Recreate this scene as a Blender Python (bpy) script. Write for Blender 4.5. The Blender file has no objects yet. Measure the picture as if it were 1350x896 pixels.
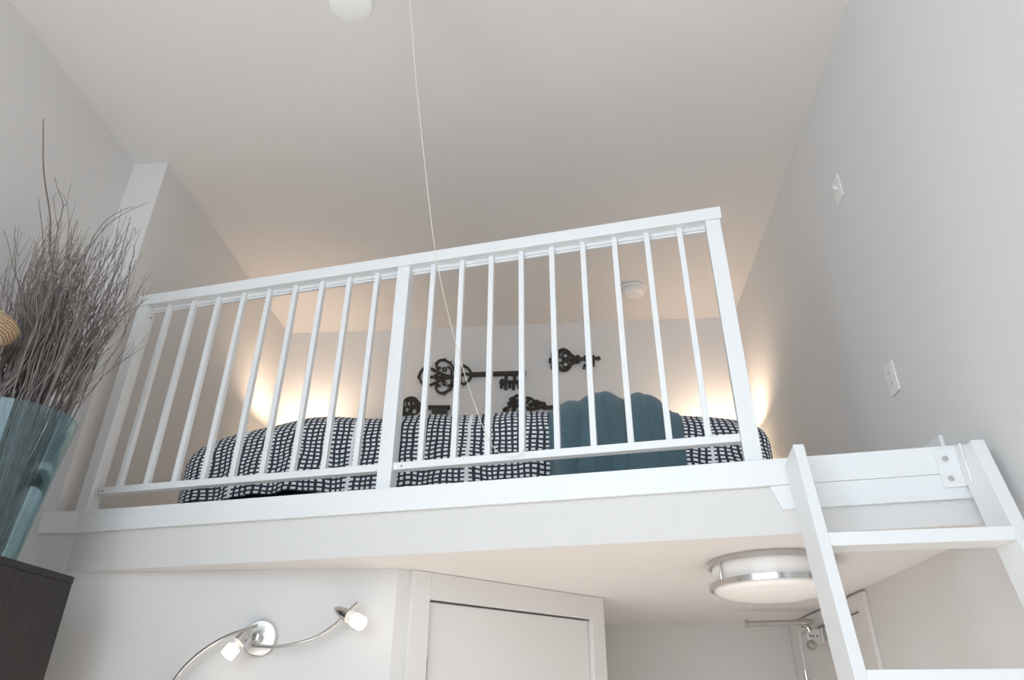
import bpy, bmesh, math, random
from mathutils import Vector, Matrix
C = bpy.context.scene.collection
random.seed(7)
PI = math.pi
h = 1.65                                   # eye height of the camera above the floor

# ------------------------------------------------------------------ camera
F, CX, CY = 912.415, 675.0, 448.0
YAW, PITCH, ROLL = -0.08268882, 0.50521532, 0.00395759
ca, sa, cb, sb, cc, sc = (math.cos(YAW), math.sin(YAW), math.cos(PITCH), math.sin(PITCH), math.cos(ROLL), math.sin(ROLL))
Myaw = Matrix(((ca, -sa, 0), (sa, ca, 0), (0, 0, 1)))
Max = Matrix(((1, 0, 0), (0, 0, -1), (0, 1, 0)))
Mp = Matrix(((1, 0, 0), (0, cb, sb), (0, -sb, cb)))
Mr = Matrix(((cc, -sc, 0), (sc, cc, 0), (0, 0, 1)))
R = Mr @ Mp @ Max @ Myaw                   # world -> (right, down, forward)
RT = R.transposed()
cam = bpy.data.cameras.new('camera')
cam.sensor_width = 36.0
cam.lens = F / 1350 * 36
cam.clip_start = 0.02
co = bpy.data.objects.new('camera', cam); C.objects.link(co)
right, down, fwd = RT.col[0], RT.col[1], RT.col[2]
mw = Matrix.Identity(4)
for i in range(3):
    mw[i][0], mw[i][1], mw[i][2] = right[i], -down[i], -fwd[i]
mw[2][3] = h
co.matrix_world = mw
bpy.context.scene.camera = co

# measured point -> place in the room, on a wall / height / rail plane that is known
def ray(x, y): return RT @ Vector(((x - CX) / F, (y - CY) / F, 1.0))
def atY(x, y, Y): d = ray(x, y); d = d * (Y / d.y); return Vector((d.x, d.y, d.z + h))
def atX(x, y, X): d = ray(x, y); d = d * (X / d.x); return Vector((d.x, d.y, d.z + h))
def atZ(x, y, z): d = ray(x, y); d = d * ((z - h) / d.z); return Vector((d.x, d.y, d.z + h))
TH = -0.17139925
U = Vector((math.cos(TH), math.sin(TH), 0)); N = Vector((-math.sin(TH), math.cos(TH), 0))   # along / into the loft
def atR(x, y, c): d = ray(x, y); d = d * (c / d.dot(N)); return Vector((d.x, d.y, d.z + h))
def rp(s, c, z): p = U * s + N * c; return Vector((p.x, p.y, z))                             # rail frame

# ------------------------------------------------------------------ materials
def mat(name, col, rough=0.5, metal=0.0, spec=0.5, bump=0.0, bscale=200.0, vary=0.0, vscale=6.0, emit=None, estr=0.0, coat=0.0):
    m = bpy.data.materials.new(name); m.use_nodes = True
    nt = m.node_tree; b = nt.nodes['Principled BSDF']
    b.inputs['Base Color'].default_value = (*col, 1)
    b.inputs['Roughness'].default_value = rough
    b.inputs['Metallic'].default_value = metal
    b.inputs['Specular IOR Level'].default_value = spec
    b.inputs['Coat Weight'].default_value = coat
    if emit:
        b.inputs['Emission Color'].default_value = (*emit, 1); b.inputs['Emission Strength'].default_value = estr
    tc = nt.nodes.new('ShaderNodeTexCoord')
    if vary:
        n = nt.nodes.new('ShaderNodeTexNoise'); n.inputs['Scale'].default_value = vscale; n.inputs['Detail'].default_value = 3
        nt.links.new(tc.outputs['Object'], n.inputs['Vector'])
        mx = nt.nodes.new('ShaderNodeMix'); mx.data_type = 'RGBA'
        mx.inputs[6].default_value = (*[c * (1 - vary) for c in col], 1); mx.inputs[7].default_value = (*[min(1, c * (1 + vary)) for c in col], 1)
        nt.links.new(n.outputs['Fac'], mx.inputs[0]); nt.links.new(mx.outputs[2], b.inputs['Base Color'])
    if bump:
        n2 = nt.nodes.new('ShaderNodeTexNoise'); n2.inputs['Scale'].default_value = bscale; n2.inputs['Detail'].default_value = 2
        nt.links.new(tc.outputs['Object'], n2.inputs['Vector'])
        bp = nt.nodes.new('ShaderNodeBump'); bp.inputs['Strength'].default_value = bump; bp.inputs['Distance'].default_value = 0.002
        nt.links.new(n2.outputs['Fac'], bp.inputs['Height']); nt.links.new(bp.outputs['Normal'], b.inputs['Normal'])
    return m

M = {}
M['wall'] = mat('wall_paint', (.70, .69, .682), .85, spec=.2, bump=.08, bscale=250)
M['ceil'] = mat('lightened_wall_paint', (.755, .738, .726), .9, spec=.15, bump=.08, bscale=250)  # wall paint made lighter, standing in for missing upward light
M['white'] = mat('white_gloss_paint', (.795, .81, .82), .32, spec=.5, bump=.03, bscale=60)
M['door'] = mat('door_paint', (.74, .725, .715), .4, bump=.03, bscale=80)
M['plastic'] = mat('white_plastic', (.80, .795, .78), .4)
M['chrome'] = mat('brushed_nickel', (.58, .565, .55), .16, metal=1.0, bump=.02, bscale=300)
M['satin'] = mat('satin_nickel', (.74, .72, .70), .42, metal=1.0)
M['steel_dark'] = mat('dark_steel', (.25, .245, .24), .35, metal=1.0)
M['iron'] = mat('dark_bronze_iron', (.045, .038, .032), .55, metal=.3, vary=.35, vscale=40, bump=.3, bscale=120)
M['espresso'] = None
M['mattress'] = mat('mattress_ticking', (.7, .7, .7), .9, bump=.1)
M['base'] = mat('bed_base_fabric', (.018, .019, .022), .9, bump=.2)
M['twig'] = mat('dry_twig_bark', (.20, .168, .158), .8, vary=.8, vscale=30, bump=.3, bscale=160)
M['twig_tan'] = mat('tan_branch_bark', (.16, .125, .10), .75, vary=.3, vscale=18)
M['lampbase'] = mat('ceramic_lamp_base', (.55, .5, .45), .3)
M['nightstand'] = mat('nightstand_wood', (.13, .08, .05), .5, vary=.25, vscale=14)
M['chain'] = mat('ivory_ball_chain', (.78, .74, .66), .35, metal=.3)
M['dark_glaze'] = mat('dark_glazed_ceramic', (.05, .045, .05), .3)
M['frost'] = mat('frosted_white_glass', (.80, .82, .79), .3)
M['slot'] = mat('dark_slot', (.03, .03, .03), .8)
M['floor'] = None

def wood(name, c1, c2, scale, axis, rough=.4, planks=False):
    m = bpy.data.materials.new(name); m.use_nodes = True; nt = m.node_tree; b = nt.nodes['Principled BSDF']
    tc = nt.nodes.new('ShaderNodeTexCoord'); mp = nt.nodes.new('ShaderNodeMapping')
    s = [scale] * 3; s[axis] = scale * .06; mp.inputs['Scale'].default_value = s
    n = nt.nodes.new('ShaderNodeTexNoise'); n.inputs['Scale'].default_value = 1; n.inputs['Detail'].default_value = 6; n.inputs['Distortion'].default_value = .6
    r = nt.nodes.new('ShaderNodeValToRGB'); r.color_ramp.elements[0].color = (*c1, 1); r.color_ramp.elements[1].color = (*c2, 1)
    r.color_ramp.elements[0].position = .3; r.color_ramp.elements[1].position = .7
    nt.links.new(tc.outputs['Object'], mp.inputs['Vector']); nt.links.new(mp.outputs['Vector'], n.inputs['Vector'])
    nt.links.new(n.outputs['Fac'], r.inputs['Fac']); nt.links.new(r.outputs['Color'], b.inputs['Base Color'])
    b.inputs['Roughness'].default_value = rough
    return m
M['espresso'] = wood('espresso_wood', (.012, .009, .008), (.021, .017, .015), 60, 2, .55)
M['floor'] = wood('oak_floor', (.60, .54, .48), (.70, .64, .57), 30, 1, .4)

def cloth_teal():
    m = mat('teal_terry_cloth', (.085, .150, .178), .95, spec=.15, bump=.9, bscale=420, vary=.22, vscale=55)
    m.node_tree.nodes['Principled BSDF'].inputs['Sheen Weight'].default_value = .35
    return m
M['teal'] = cloth_teal()

def grid_cloth():
    m = bpy.data.materials.new('grid_print_cotton'); m.use_nodes = True; nt = m.node_tree; b = nt.nodes['Principled BSDF']; L = nt.links
    def mth(op, a, bb=None):
        n = nt.nodes.new('ShaderNodeMath'); n.operation = op
        for i, v in enumerate((a, bb)):
            if v is None: continue
            if isinstance(v, (int, float)): n.inputs[i].default_value = v
            else: L.new(v, n.inputs[i])
        return n.outputs[0]
    uv = nt.nodes.new('ShaderNodeUVMap'); uv.uv_map = 'cloth'
    nz = nt.nodes.new('ShaderNodeTexNoise'); nz.inputs['Scale'].default_value = 11; nz.inputs['Detail'].default_value = 1
    L.new(uv.outputs[0], nz.inputs['Vector'])
    sp = nt.nodes.new('ShaderNodeSeparateXYZ'); L.new(uv.outputs[0], sp.inputs[0])
    sn = nt.nodes.new('ShaderNodeSeparateColor'); L.new(nz.outputs['Color'], sn.inputs[0])
    u = mth('ADD', mth('MULTIPLY', sp.outputs[0], 1 / .0252), mth('MULTIPLY', sn.outputs[0], .95))
    v = mth('ADD', mth('MULTIPLY', sp.outputs[1], 1 / .0180), mth('MULTIPLY', sn.outputs[1], 1.05))
    lu = mth('LESS_THAN', mth('FRACT', u), .40)
    lv = mth('LESS_THAN', mth('FRACT', v), .44)
    seam = mth('GREATER_THAN', mth('FRACT', mth('MULTIPLY', u, 1 / 19.0)), .028)
    ln = mth('MULTIPLY', mth('MAXIMUM', lu, lv), seam)
    mx = nt.nodes.new('ShaderNodeMix'); mx.data_type = 'RGBA'
    mx.inputs[6].default_value = (.80, .81, .83, 1); mx.inputs[7].default_value = (.042, .049, .064, 1)
    L.new(ln, mx.inputs[0]); L.new(mx.outputs[2], b.inputs['Base Color'])
    b.inputs['Roughness'].default_value = .9; b.inputs['Specular IOR Level'].default_value = .2
    return m
M['grid'] = grid_cloth()

def thin_glass(name, tint, gl=.12, rough=.05):
    m = bpy.data.materials.new(name); m.use_nodes = True; nt = m.node_tree; L = nt.links
    for n in list(nt.nodes):
        if n.type == 'BSDF_PRINCIPLED': nt.nodes.remove(n)
    out = [n for n in nt.nodes if n.type == 'OUTPUT_MATERIAL'][0]
    tr = nt.nodes.new('ShaderNodeBsdfTransparent'); tr.inputs[0].default_value = (*tint, 1)
    gs = nt.nodes.new('ShaderNodeBsdfGlossy'); gs.inputs['Roughness'].default_value = rough; gs.inputs[0].default_value = (.85, .95, .97, 1)
    df = nt.nodes.new('ShaderNodeBsdfDiffuse'); df.inputs[0].default_value = (tint[0] * .55, tint[1] * .6, tint[2] * .62, 1)
    fr = nt.nodes.new('ShaderNodeLayerWeight'); fr.inputs[0].default_value = .3
    m0 = nt.nodes.new('ShaderNodeMixShader'); m0.inputs[0].default_value = .035
    L.new(tr.outputs[0], m0.inputs[1]); L.new(df.outputs[0], m0.inputs[2])
    ad = nt.nodes.new('ShaderNodeMath'); ad.operation = 'MULTIPLY_ADD'; ad.inputs[1].default_value = .55; ad.inputs[2].default_value = gl
    L.new(fr.outputs['Fresnel'], ad.inputs[0])
    m1 = nt.nodes.new('ShaderNodeMixShader'); L.new(ad.outputs[0], m1.inputs[0]); L.new(m0.outputs[0], m1.inputs[1]); L.new(gs.outputs[0], m1.inputs[2])
    L.new(m1.outputs[0], out.inputs[0])
    return m
M['teal_glass'] = thin_glass('teal_glass', (.765, .865, .885), .02)
M['opal'] = mat('opal_glass', (.84, .82, .80), .25, emit=(1, .92, .85), estr=.04)
M['shade'] = mat('cream_lamp_shade', (.85, .78, .66), .8, emit=(1, .80, .55), estr=1.2)
M['bulb'] = mat('warm_bulb', (1, .9, .75), .4, emit=(1, .80, .55), estr=12)
M['spot_glass'] = mat('frosted_spot_glass', (.95, .93, .9), .3, emit=(1, .93, .82), estr=1.3)
M['spot_ring'] = mat('clear_spot_collar', (.85, .8, .76), .1, metal=.5, emit=(1, .88, .78), estr=.25)

def wicker():
    m = bpy.data.materials.new('woven_wicker'); m.use_nodes = True; nt = m.node_tree; b = nt.nodes['Principled BSDF']; L = nt.links
    tc = nt.nodes.new('ShaderNodeTexCoord'); mp = nt.nodes.new('ShaderNodeMapping'); mp.inputs['Scale'].default_value = (1, 1, 1)
    w = nt.nodes.new('ShaderNodeTexWave'); w.bands_direction = 'Z'; w.inputs['Scale'].default_value = 42; w.inputs['Distortion'].default_value = 3.5; w.inputs['Detail'].default_value = 2
    L.new(tc.outputs['Object'], mp.inputs[0]); L.new(mp.outputs[0], w.inputs[0])
    r = nt.nodes.new('ShaderNodeValToRGB'); r.color_ramp.elements[0].color = (.34, .22, .13, 1); r.color_ramp.elements[1].color = (.72, .55, .37, 1)
    L.new(w.outputs['Fac'], r.inputs[0]); L.new(r.outputs[0], b.inputs['Base Color'])
    bp = nt.nodes.new('ShaderNodeBump'); bp.inputs['Strength'].default_value = .8; bp.inputs['Distance'].default_value = .005
    L.new(w.outputs['Fac'], bp.inputs['Height']); L.new(bp.outputs[0], b.inputs['Normal'])
    b.inputs['Roughness'].default_value = .75
    return m
M['wicker'] = wicker()

# ------------------------------------------------------------------ helpers
def hexa(bm, v):                           # v: bottom 4 then top 4, same winding
    vs = [bm.verts.new(p) for p in v]
    for f in ((3, 2, 1, 0), (4, 5, 6, 7), (0, 1, 5, 4), (1, 2, 6, 5), (2, 3, 7, 6), (3, 0, 4, 7)):
        bm.faces.new([vs[i] for i in f])
def box(bm, x0, x1, y0, y1, z0, z1):
    hexa(bm, [(x0, y0, z0), (x1, y0, z0), (x1, y1, z0), (x0, y1, z0), (x0, y0, z1), (x1, y0, z1), (x1, y1, z1), (x0, y1, z1)])
def rbox(bm, s0, s1, c0, c1, z0, z1):      # box in the rail frame
    hexa(bm, [rp(s0, c0, z0), rp(s1, c0, z0), rp(s1, c1, z0), rp(s0, c1, z0), rp(s0, c0, z1), rp(s1, c0, z1), rp(s1, c1, z1), rp(s0, c1, z1)])
def prism(bm, pts, d):                     # planar polygon pushed along d
    d = Vector(d); a = [bm.verts.new(Vector(p)) for p in pts]; b = [bm.verts.new(Vector(p) + d) for p in pts]
    n = len(pts)
    bm.faces.new(a[::-1]); bm.faces.new(b)
    for i in range(n): bm.faces.new((a[i], a[(i + 1) % n], b[(i + 1) % n], b[i]))
def frame_of(t):
    t = t.normalized(); a = Vector((0, 0, 1)) if abs(t.z) < .9 else Vector((1, 0, 0))
    x = t.cross(a).normalized(); return x, t.cross(x).normalized()
def tube(bm, pts, r, seg=8, cap=True):
    pts = [Vector(p) for p in pts]; n = len(pts)
    rs = r if isinstance(r, (list, tuple)) else [r] * n
    rings = []; px = None
    for i, p in enumerate(pts):
        t = (pts[min(i + 1, n - 1)] - pts[max(i - 1, 0)])
        if t.length < 1e-9: t = Vector((0, 0, 1))
        t.normalize()
        if px is None: x, y = frame_of(t)
        else:
            x = px - t * px.dot(t)
            if x.length < 1e-6: x, _ = frame_of(t)
            x.normalize(); y = t.cross(x)
        px = x
        rings.append([bm.verts.new(p + (x * math.cos(2 * PI * k / seg) + y * math.sin(2 * PI * k / seg)) * rs[i]) for k in range(seg)])
    for i in range(n - 1):
        for k in range(seg):
            bm.faces.new((rings[i][k], rings[i][(k + 1) % seg], rings[i + 1][(k + 1) % seg], rings[i + 1][k]))
    if cap:
        bm.faces.new(rings[0][::-1]); bm.faces.new(rings[-1])
def ring_tube(bm, pts, r, seg=8):          # closed loop
    pts = [Vector(p) for p in pts]; n = len(pts); rings = []
    nrm = Vector((0, 0, 0))
    for i in range(n): nrm += pts[i].cross(pts[(i + 1) % n])
    nrm = (pts[0] - pts[n // 3]).cross(pts[0] - pts[2 * n // 3]).normalized()
    for i, p in enumerate(pts):
        t = (pts[(i + 1) % n] - pts[i - 1]).normalized(); x = nrm; y = t.cross(x).normalized()
        rings.append([bm.verts.new(p + (x * math.cos(2 * PI * k / seg) + y * math.sin(2 * PI * k / seg)) * r) for k in range(seg)])
    for i in range(n):
        for k in range(seg):
            bm.faces.new((rings[i][k], rings[i][(k + 1) % seg], rings[(i + 1) % n][(k + 1) % seg], rings[(i + 1) % n][k]))
def lathe(bm, prof, o=(0, 0, 0), axis=(0, 0, 1), seg=32, close=False):   # prof: (radius, along axis)
    o = Vector(o); a = Vector(axis).normalized(); x, y = frame_of(a)
    rings = []
    for r, t in prof:
        if r < 1e-6: rings.append([bm.verts.new(o + a * t)])
        else: rings.append([bm.verts.new(o + a * t + (x * math.cos(2 * PI * k / seg) + y * math.sin(2 * PI * k / seg)) * r) for k in range(seg)])
    pairs = list(zip(rings, rings[1:])) + ([(rings[-1], rings[0])] if close else [])
    for A, B in pairs:
        for k in range(seg):
            k2 = (k + 1) % seg
            if len(A) == 1 and len(B) == 1: continue
            if len(A) == 1: bm.faces.new((A[0], B[k], B[k2]))
            elif len(B) == 1: bm.faces.new((A[k], B[0], A[k2]))
            else: bm.faces.new((A[k], B[k], B[k2], A[k2]))
def smooth_path(pts, n=8):                 # Catmull-Rom
    pts = [Vector(p) for p in pts]; out = []
    P = [pts[0] * 2 - pts[1]] + pts + [pts[-1] * 2 - pts[-2]]
    for i in range(1, len(P) - 2):
        for k in range(n):
            t = k / n; a, b, c, d = P[i - 1], P[i], P[i + 1], P[i + 2]
            out.append(.5 * ((2 * b) + (c - a) * t + (2 * a - 5 * b + 4 * c - d) * t * t + (3 * b - a - 3 * c + d) * t ** 3))
    out.append(pts[-1]); return out
def obj(name, bm, m, parent=None, smooth=False, bevel=0.0, bseg=2):
    bmesh.ops.recalc_face_normals(bm, faces=bm.faces)
    me = bpy.data.meshes.new(name); bm.to_mesh(me); bm.free()
    if smooth:
        for p in me.polygons: p.use_smooth = True
    me.materials.append(m)
    o = bpy.data.objects.new(name, me); C.objects.link(o)
    if bevel:
        md = o.modifiers.new('bevel', 'BEVEL'); md.width = bevel; md.segments = bseg; md.limit_method = 'ANGLE'; md.angle_limit = math.radians(40)
    if smooth:
        try:
            md = o.modifiers.new('wn', 'WEIGHTED_NORMAL')
            o.modifiers.remove(md)
            me.set_sharp_from_angle(angle=math.radians(35))
        except Exception: pass
    if parent:
        o.parent = parent
        o.matrix_parent_inverse = Matrix.Translation(-parent.location)
    return o
def B(): return bmesh.new()
def thing(name, label, cat, loc=(0, 0, 0), group=None):
    o = bpy.data.objects.new(name, None); C.objects.link(o); o.location = loc; o.empty_display_size = .05
    o['label'] = label; o['category'] = cat
    if group: o['group'] = group
    return o
def tag(o, label, cat, group=None, kind=None):
    o['label'] = label; o['category'] = cat
    if group: o['group'] = group
    if kind: o['kind'] = kind
    return o
def struct(name, bm, m, label, bevel=0.0):
    o = obj(name, bm, m, bevel=bevel); o['kind'] = 'structure'; o['label'] = label; o['category'] = name.split('_')[0]
    return o

# ------------------------------------------------------------------ room dimensions (metres)
XR, XL, XP = 1.204, -2.195, -2.011         # right wall, left wall, side of the pier in the loft
YB, YP, YF = 4.29, 2.552, -2.6             # back wall, front of pier and lower wall, window wall
ZS = h + .4895                              # soffit under the loft
CR = 2.2                                    # loft edge plane (rail frame)
LT, LB, BB = h + .7166, h + .6335, h + .560 # ledge top, ledge bottom, hanger board bottom
def ceil_z(y): return h + 2.611 - .0252 * y
T = .12

# ---- setting
bm = B(); box(bm, XL - T, XR + T, YF - T, YB + T, -T, 0); struct('floor', bm, M['floor'], 'pale oak floor of the room')
bm = B(); a, b_ = ceil_z(YF - T), ceil_z(YB + T)
hexa(bm, [(XL - T, YF - T, a), (XR + T, YF - T, a), (XR + T, YB + T, b_), (XL - T, YB + T, b_), (XL - T, YF - T, a + T), (XR + T, YF - T, a + T), (XR + T, YB + T, b_ + T), (XL - T, YB + T, b_ + T)])
struct('ceiling', bm, M['ceil'], 'flat warm grey painted ceiling over room and loft')
ZT = ceil_z(YF) + .02
LY0, LY1, LZ0, LZ1 = -2.2, -.3, .95, 3.6
bm = B(); box(bm, XL - T, XL, YF, LY0, 0, ZT); box(bm, XL - T, XL, LY1, YP, 0, ZT); box(bm, XL - T, XL, LY0, LY1, 0, LZ0); box(bm, XL - T, XL, LY0, LY1, LZ1, ZT)
bmesh.ops.remove_doubles(bm, verts=bm.verts, dist=1e-5); struct('wall_left', bm, M['wall'], 'left wall behind the twigs')
D2a, D2b, D2z = 3.17, 4.06, h + .42        # doorway in the right wall under the loft
bm = B(); box(bm, XR, XR + T, YF, D2a, 0, ZT); box(bm, XR, XR + T, D2b, YB + T, 0, ZT); box(bm, XR, XR + T, D2a, D2b, D2z, ZT)
bmesh.ops.remove_doubles(bm, verts=bm.verts, dist=1e-5); struct('wall_right', bm, M['wall'], 'tall right wall carrying the switch and outlet')
bm = B(); box(bm, XL - T, XR, YB, YB + T, 0, ceil_z(YB)+.02); struct('wall_back', bm, M['wall'], 'back wall of the loft with the iron keys')
# pier on the left: its front runs down into the lower wall
bm = B(); prism(bm, [(XL - T, YP, ZS), (XP, YP, ZS), (XP, YB, ZS), (XL - T, YB, ZS)], (0, 0, ceil_z(YP) + .005 - ZS)); struct('wall_pier', bm, M['wall'], 'pale wall pier at left end of the loft')
A2 = Vector((-.622, YP, 0)); DD = Vector((.714, .700, 0)).normalized(); DN = Vector((DD.y, -DD.x, 0))   # closet wall: direction and outward normal
bm = B(); box(bm, XL - T, A2.x, YP, YP + .09, 0, ZS - .001); struct('wall_lower', bm, M['wall'], 'lower wall under the loft carrying the spotlight')
def dp(t, out, z): p = A2 + DD * t + DN * out; return Vector((p.x, p.y, z))
def dbox(bm, t0, t1, o0, o1, z0, z1):
    hexa(bm, [dp(t0, o1, z0), dp(t1, o1, z0), dp(t1, o0, z0), dp(t0, o0, z0), dp(t0, o1, z1), dp(t1, o1, z1), dp(t1, o0, z1), dp(t0, o0, z1)])
S0, S1, SZ = .137, .967, h + .388          # closet door slab
bm = B(); dbox(bm, 0.0, S0 - .012, -.09, 0, 0, ZS - .001); dbox(bm, S1 + .012, 1.068, -.09, 0, 0, ZS - .001); dbox(bm, S0 - .012, S1 + .012, -.09, 0, SZ + .012, ZS - .001)
struct('wall_closet', bm, M['wall'], 'angled closet wall under the loft')
bm = B(); e = dp(1.068, 0, 0); box(bm, e.x - .11, e.x - .004, e.y + .005, YB, 0, ZS - .001); struct('wall_return', bm, M['wall'], 'short return wall beside the closet')
# window wall behind the camera
WX0, WX1, WZ0, WZ1 = -2.1, .1, 1.2, 4.2
bm = B(); box(bm, XL - T, WX0, YF - T, YF, 0, ZT); box(bm, WX1, XR + T, YF - T, YF, 0, ZT); box(bm, WX0, WX1, YF - T, YF, 0, WZ0); box(bm, WX0, WX1, YF - T, YF, WZ1, ZT)
struct('wall_front', bm, M['wall'], 'window wall facing the loft')
bm = B()
for x in (WX0, (WX0 + WX1) / 2 - .03, WX1 - .06): box(bm, x, x + .06, YF - .09, YF - .02, WZ0, WZ1)
for z in (WZ0, 2.4, WZ1 - .06): box(bm, WX0 + .06, WX1 - .06, YF - .088, YF - .022, z, z + .06)
struct('window_1', bm, M['white'], 'tall window in the wall facing the loft')

bm = B()  # unseen side window, added to throw more light on the right wall
for y in (LY0, (LY0 + LY1) / 2 - .03, LY1 - .06): box(bm, XL - .09, XL - .02, y, y + .06, LZ0, LZ1)
for z in (LZ0, 2.3, LZ1 - .06): box(bm, XL - .088, XL - .022, LY0 + .06, LY1 - .06, z, z + .06)
struct('window_added', bm, M['white'], 'unseen window added in the left wall to brighten the right wall')

# ---- loft slab with its skew front
p_left = Vector((-1.894, YP, 0))
p_right = rp(0, CR, 0) + U * ((XR - rp(0, CR, 0).x) / U.x)
bm = B()
prism(bm, [(XP, YP + .001, ZS), (p_left.x, YP + .001, ZS), (XR, p_right.y, ZS), (XR, YB, ZS), (XP, YB, ZS)], (0, 0, LT - .004 - ZS))
o = struct('floor_loft', bm, M['wall'], 'loft platform with plain fascia and soffit'); o['category'] = 'loft floor'
bm = B(); prism(bm, [(XP, YP + .002, ZS - .0006), (p_left.x + .004, YP + .002, ZS - .0006), (XR - .0006, p_right.y + .002, ZS - .0006), (XR - .0006, YB - .0006, ZS - .0006), (XP, YB - .0006, ZS - .0006)], (0, 0, .0005))
struct('ceiling_soffit', bm, M['ceil'], 'soffit under the loft platform, lightened for missing bounce light')  # thin sheet in the lightened paint, in place of stronger floor bounce
# ledge trim: skew front board with the short piece wrapped on to the pier
sL = (p_left - rp(0, CR, 0)).dot(U)
sR = (Vector((XR, p_right.y, 0)) - rp(0, CR, 0)).dot(U)
CL = 2.185
bm = B()
f0 = atY(58, 702, YP - .016); x0 = -2.045
k0 = rp(sL - .006, CL, 0)
pts = [(x0, YP - .016), (k0.x, YP - .016), (rp(sR, CL, 0).x - .004, rp(sR, CL, 0).y), (rp(sR, CR + .11, 0).x - .02, rp(sR, CR + .11, 0).y), (rp(sL, CR + .11, 0).x, rp(sL, CR + .11, 0).y), (p_left.x + .0, YP), (x0, YP)]
pts = [(x0, YP - .016), (k0.x, YP - .016), (XR - .002, (rp(0, CL, 0) + U * ((XR - .002 - rp(0, CL, 0).x) / U.x)).y), (XR - .002, p_right.y + .11), (XP + .24, YP + .10), (XP + .12, YP - .001), (x0, YP - .001)]
# front facing board
prism(bm, [(*p, LB) for p in [pts[0], pts[1], pts[2], (XR - .002, p_right.y - .001), (p_left.x, YP - .001), (x0, YP - .001)]], (0, 0, LT - LB))
struct('trim_1', bm, M['white'], 'white ledge board along the loft edge', bevel=.002)
# top board the posts stand on
bm = B()
q0 = rp(sL, CR + .002, 0)
prism(bm, [(p_left.x + .01, YP + .004, LT - .0035), (XR - .003, p_right.y + .004, LT - .0035), (XR - .003, p_right.y + .13, LT - .0035), (p_left.x + .01, YP + .13, LT - .0035)], (0, 0, .0034))
struct('trim_2', bm, M['white'], 'white top board under the railing posts')
# hanger board under the ledge beside the ladder, slanted left end
bm = B()
def on(c, x, y): return atR(x, y, c)
a1, a2 = on(CL, 1014, 636), on(CL, 1031, 668)
se = (Vector((XR - .002, 0, 0)) - rp(0, CL, 0)).x / U.x
def sof(p): return (p).dot(U)
poly = [rp(sof(a1), CL, LB - .0008), rp(sof(a2), CL, BB), rp(se - .002, CL, BB), rp(se - .002, CL, LB - .0008)]
prism(bm, poly, N * .0145)
struct('trim_3', bm, M['white'], 'white hanger board with slanted end under the ledge', bevel=.0015)
# baseboard of the loft on the right wall
bm = B(); box(bm, XR - .014, XR - .001, 2.19, YB - .002, LT + .0015, h + .812); struct('baseboard_right', bm, M['white'], 'loft baseboard end on the right wall', bevel=.002)
bm = B(); box(bm, XP + .001, XP + .014, YP + .19, YB - .002, LT + .0015, h + .80); struct('baseboard_left', bm, M['white'], 'loft baseboard on the left', bevel=.002)

# ---- railing
rl = thing('loft_railing', 'white painted railing with slim balusters along the loft edge', 'railing', rp(-1.05, 2.228, LT))
HT0, HT1 = h + 1.674, h + 1.727
def post(s):
    bm = B(); rbox(bm, s - .0275, s + .0275, 2.2, 2.255, LT + .0006, HT0 - .0005); return obj('post', bm, M['white'], rl, bevel=.002)
posts = [-2.326, -1.0415, .2125]
for s in posts: post(s)
bm = B(); rbox(bm, posts[0] - .03, posts[2] + .035, 2.194, 2.262, HT0, HT1); hr = obj('handrail', bm, M['white'], rl, bevel=.002)
for a, b_ in ((posts[0] + .028, posts[1] - .028), (posts[1] + .028, posts[2] - .028)):
    bm = B(); rbox(bm, a, b_, 2.232, 2.258, HT0 - .014, HT0 - .0004); rbox(bm, a, b_, 2.240, 2.25, HT0 - .022, HT0 - .0142); obj('rail_channel', bm, M['white'], rl)
    bm = B(); rbox(bm, a, b_, 2.212, 2.246, h + .792, h + .819); obj('bottom_rail', bm, M['white'], rl, bevel=.0015)
    L_ = (b_ + .028) - (a - .028)
    for k in range(1, 10):
        s = a - .028 + L_ * k / 10
        bm = B(); rbox(bm, s - .0105, s + .0105, 2.2165, 2.2395, h + .8192, HT0 - .0003); obj('baluster', bm, M['white'], rl, bevel=.002)
for s, z in ((posts[0] + .0275, HT0 - .05),):
    bm = B(); lathe(bm, [(0, .0), (.004, .0), (.004, .002), (0, .003)], rp(s, 2.235, z), U, 10); obj('screw', bm, M['steel_dark'], rl)
for s in (posts[0] + .05, posts[0] + .068, posts[1] + .06):
    bm = B(); lathe(bm, [(0, .0), (.0035, .0), (.0035, .0015), (0, .002)], rp(s, 2.212, h + .803), -N, 10); obj('screw', bm, M['steel_dark'], rl)

# ---- ladder
ld = thing('loft_ladder', 'white wooden ladder leaning on the loft ledge by the right wall', 'ladder', (.88, 1.3, 0))
SLY, SLX = .273, .0415
def lfy(x, z): return 1.972 - .046 * (x - .66) / .5 + SLY * (z - (h + .711))
def lx(x, z): return x + SLX * (z - (h + .711))
def stile(x0, x1, zt, zb, dep, shift=0):
    bm = B()
    v = []
    for z, dz in ((0.0, 0), (zt, zb - zt)):
        xa, xb = lx(x0, z), lx(x1, z); y = lfy(x0, z)
        v += [(xa, y, z), (xb, y, z), (xb, lfy(x0, z + dz) + dep, z + dz), (xa, lfy(x0, z + dz) + dep, z + dz)]
    hexa(bm, v); return obj('stile', bm, M['white'], ld, bevel=.002)
stile(.66, .690, h + .714, h + .69, .118)
stile(1.128, 1.164, h + .697, h + .68, .106)
def tread_z(y):                            # height where the front of the ladder passes image row y
    d = ray(1200, y); k = d.z / d.y; x = .9
    A0 = 1.972 - .046 * (x - .66) / .5
    return (k * (A0 - SLY * (.711))) / (1 - k * SLY) + h
z1, z2 = tread_z(697.5), tread_z(881.5)
gap = z1 - z2
z = z1
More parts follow.
